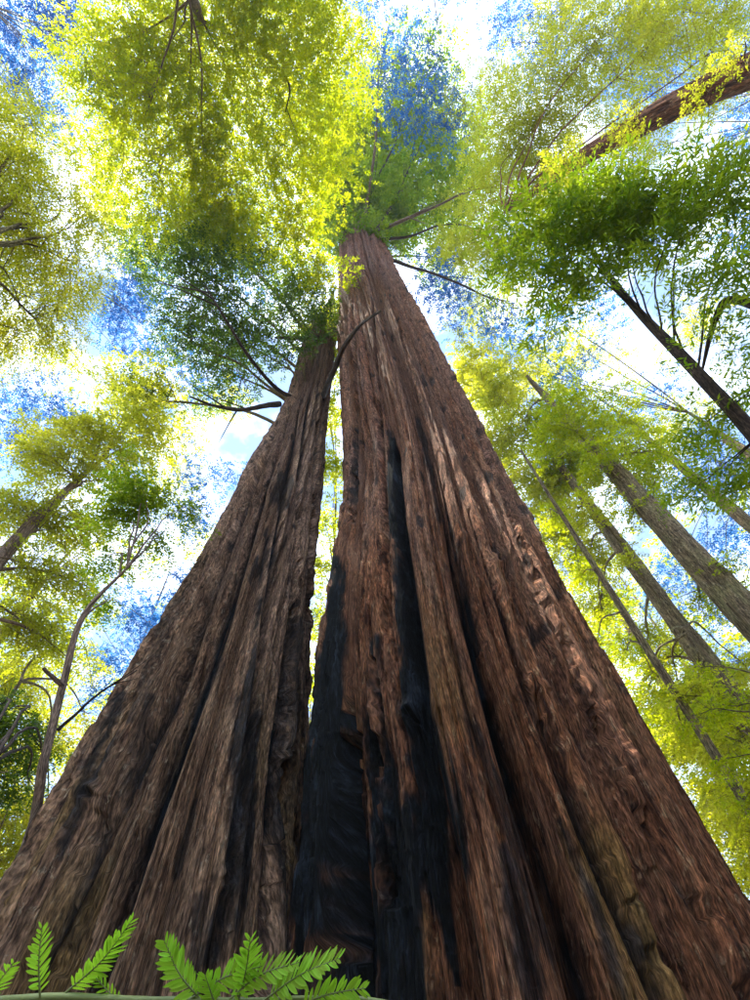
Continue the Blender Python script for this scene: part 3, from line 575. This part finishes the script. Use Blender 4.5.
_m.inputs['A'].default_value = (.10, .13, .03, 1); _m.inputs['B'].default_value = (.22, .26, .10, 1)
STEM.node_tree.links.new(_n.outputs['Fac'], _m.inputs['Factor']); STEM.node_tree.links.new(_m.outputs['Result'], STEM.node_tree.nodes['Principled BSDF'].inputs['Base Color'])
br0 = P(-60, 1000, .80)
branch = thing('redwood_branch', 'low green twig with bright fresh needle sprays lying across the bottom edge', 'branch', br0)
bl = [P(-60, 1004, .80), P(60, 996, .76), P(150, 999, .74), P(250, 1000, .72), P(345, 998, .70), P(420, 1010, .70)]
t = TB(); t.add(gnarl(spline(bl, 30), .0006), np.linspace(.0055, .0025, 30), 8, .1); t.build('stem', STEM, branch)
def sprig(x0, y0, x1, y1, D0, D1, npair, wl, bend=0.0):
    a = P(x0, y0, D0); b = P(x1, y1, D1); n = np.array([-(b - a)[1], (b - a)[0], 0]);
    s = bpy.data.objects.new('sprig', None)
    view = (a - EYE); view /= np.linalg.norm(view)
    side = np.cross(b - a, view); side /= np.linalg.norm(side)
    mid = (a + b) / 2 + side * bend * np.linalg.norm(b - a)
    pts = spline([a, mid, b], 24); tb = TB(); tb.add(pts, np.linspace(.0016, .0006, 24), 6)
    o = tb.build('sprig', STEM, branch); Ln = np.linalg.norm(b - a)
    tilt = random.uniform(-.6, .6)
    for i in range(npair * 2):
        f = (.10 + .90 * (i // 2 + .5 * (i % 2)) / npair); sd_ = 1 if i % 2 else -1
        k = min(22, int(f * 23)); p = pts[k] + (pts[k + 1] - pts[k]) * (f * 23 - k)
        tdir = pts[k + 1] - pts[k]; tdir /= np.linalg.norm(tdir)
        env = (.50 + .62 * math.sin(math.pi * min(1, .12 + f * .82))) * random.uniform(.86, 1.12)
        an = math.radians(57 - 26 * f + random.uniform(-6, 6))
        sv = np.cross(tdir, view); sv /= np.linalg.norm(sv); nv = np.cross(sv, tdir)
        sv = sv * math.cos(tilt) + nv * math.sin(tilt); 
        d = tdir * math.cos(an) + sv * math.sin(an) * sd_ + nv * random.uniform(-.35, .30); d /= np.linalg.norm(d)
        up = np.cross(sv, tdir) + np.array([random.uniform(-.3, .3) for _ in range(3)]); yv = np.cross(up, d); yv /= np.linalg.norm(yv); zv = np.cross(d, yv)
        sc_ = wl * env * 1.3
        M = Matrix([[d[0]*sc_, yv[0]*sc_*1.75, zv[0]*sc_, p[0]], [d[1]*sc_, yv[1]*sc_*1.75, zv[1]*sc_, p[1]], [d[2]*sc_, yv[2]*sc_*1.75, zv[2]*sc_, p[2]], [0, 0, 0, 1]])
        e = bpy.data.objects.new('needle', NEED); C.objects.link(e); e.parent = o
        e.matrix_basis = Matrix.Translation(-branch.location) @ M
for a in [(40, 998, 42, 926, .76, .78, 13, .017, .03), (64, 994, 132, 920, .76, .79, 19, .021, -.06), (200, 999, 164, 940, .73, .74, 14, .021, .05), (186, 1002, 262, 966, .73, .72, 15, .020, .05),
          (238, 1002, 250, 938, .72, .72, 14, .022, -.03), (262, 1002, 340, 958, .71, .70, 19, .022, .04), (296, 1006, 366, 988, .70, .69, 14, .019, .03), (-15, 1000, 14, 962, .77, .78, 9, .018, .0), (215, 1004, 205, 975, .72, .72, 8, .016, 0), (120, 1004, 96, 978, .75, .76, 7, .012, 0), (222, 1006, 300, 962, .715, .71, 13, .020, .07)]:
    sprig(*a)

# ------------------------------------------------------------------ the wood farther off, one mass of leaves and stems all round
GAPS = [(95, 700, 26), (150, 615, 34), (120, 660, 26), (200, 575, 22), (185, 520, 20), (715, 545, 40), (690, 500, 26), (735, 600, 18), (20, 400, 60), (90, 350, 50), (630, 370, 60), (205, 440, 34), (740, 480, 30), (465, 330, 30)]
def wood_mass():
    Vs, Qs, Ts, n0 = [], [], [], 0; TW = TB(); r = np.random.default_rng(99)
    for i in range(1900):
        seen = i < 1500
        az = r.uniform(-1.9, 1.9) if seen else r.uniform(1.9, 2 * math.pi - 1.9)
        R = r.uniform(30, 48) if seen else r.uniform(24, 36)
        z = r.uniform(1, 31) if seen else r.uniform(1, 24)
        c = np.array([R * math.sin(az), R * math.cos(az), z])
        gx_, gy_ = proj(c)
        if seen and any(math.hypot(gx_ - a, gy_ - b) < q for a, b, q in GAPS): continue
        ll = .40 if seen else .6; sr = r.uniform(1.2, 2.6); m = 16 if seen else 11
        v = r.normal(0, 1, (m, 3)); v /= np.linalg.norm(v, axis=1)[:, None]; v *= r.uniform(.1, 1, (m, 1)) ** .5
        out = c * [1, 1, 0]; out /= -np.linalg.norm(out)
        V, Q, T = sprays(c + v * sr * np.array([1, 1, .45]), v * [1, 1, .3] + out * .5 + r.normal(0, .3, (m, 3)) - [0, 0, .3], ll * r.uniform(2.2, 3.6, m), 9, ll, ll * .45, tri=True)
        Vs.append(V); Qs.append(Q + n0); Ts.append(T); n0 += len(V)
    NLEAF[0] += n0 // 3
    o = link('distant_foliage', mesh_np('distant_foliage', np.concatenate(Vs), np.concatenate(Qs), LEAF['lime'], False, {'tint': np.concatenate(Ts)})); o['kind'] = 'stuff'
    for i in range(70):
        az = r.uniform(0, 2 * math.pi); R = r.uniform(30, 50); p = np.array([R * math.sin(az), R * math.cos(az), 0])
        TW.add(np.array([p, p + [r.uniform(-.5, .5), r.uniform(-.5, .5), 17], p + [r.uniform(-1, 1), r.uniform(-1, 1), 34]]), [r.uniform(.2, .5), .2, .05], 8, .1)
    TW.build('distant_stems', BARK_FAR, None)['kind'] = 'stuff'
wood_mass()

# ------------------------------------------------------------------ ground
gm = bpy.data.materials.new('forest_floor'); gm.use_nodes = True; gt = gm.node_tree
gn = N(gt, 'ShaderNodeTexNoise', i_Scale=3.0, i_Detail=8.0); go = N(gt, 'ShaderNodeTexCoord'); gx = N(gt, 'ShaderNodeMix', data_type='RGBA')
gx.inputs['A'].default_value = (.025, .016, .009, 1); gx.inputs['B'].default_value = (.09, .055, .028, 1)
gt.links.new(go.outputs['Object'], gn.inputs['Vector']); gt.links.new(gn.outputs['Fac'], gx.inputs['Factor']); gt.links.new(gx.outputs['Result'], gt.nodes['Principled BSDF'].inputs['Base Color'])
gt.nodes['Principled BSDF'].inputs['Roughness'].default_value = .95
k = 121; lin = np.sign(np.linspace(-1, 1, k)) * np.abs(np.linspace(-1, 1, k)) ** 2.5 * 600
X, Y = np.meshgrid(lin, lin); Zg = .12 * vn(X * .5 + 50, Y * .5 + 50, 77) - .05 + np.where(np.hypot(X, Y) < 30, 0, 0)
idx = np.arange(k * k).reshape(k, k); Q = np.stack([idx[:-1, :-1].ravel(), idx[:-1, 1:].ravel(), idx[1:, 1:].ravel(), idx[1:, :-1].ravel()], 1)
g = link('ground', mesh_np('ground', np.stack([X.ravel(), Y.ravel(), Zg.ravel()], 1), Q, gm, True)); g['kind'] = 'structure'
print('leaves', NLEAF[0], 'tris', sum(len(o.data.loops) - 2 * len(o.data.polygons) for o in sc.objects if o.type == 'MESH'))

# ------------------------------------------------------------------ thin air that pales the far trees
hm = bpy.data.materials.new('haze'); hm.use_nodes = True; ht = hm.node_tree; ht.nodes.clear()
hv = N(ht, 'ShaderNodeVolumePrincipled', i_Density=0.0007, i_Anisotropy=0.3); hv.inputs['Color'].default_value = (.95, .95, .92, 1)
ho = N(ht, 'ShaderNodeOutputMaterial'); ht.links.new(hv.outputs[0], ho.inputs['Volume'])
x0, x1, z0, z1 = -610, 610, -1.6, 96
HV = np.array([(x, y, z) for z in (z0, z1) for y in (x0, x1) for x in (x0, x1)], float)
HQ = np.array([(0, 2, 3, 1), (4, 5, 7, 6), (0, 1, 5, 4), (2, 6, 7, 3), (0, 4, 6, 2), (1, 3, 7, 5)])
hz = link('haze', mesh_np('haze', HV, HQ, hm)); hz['kind'] = 'stuff'
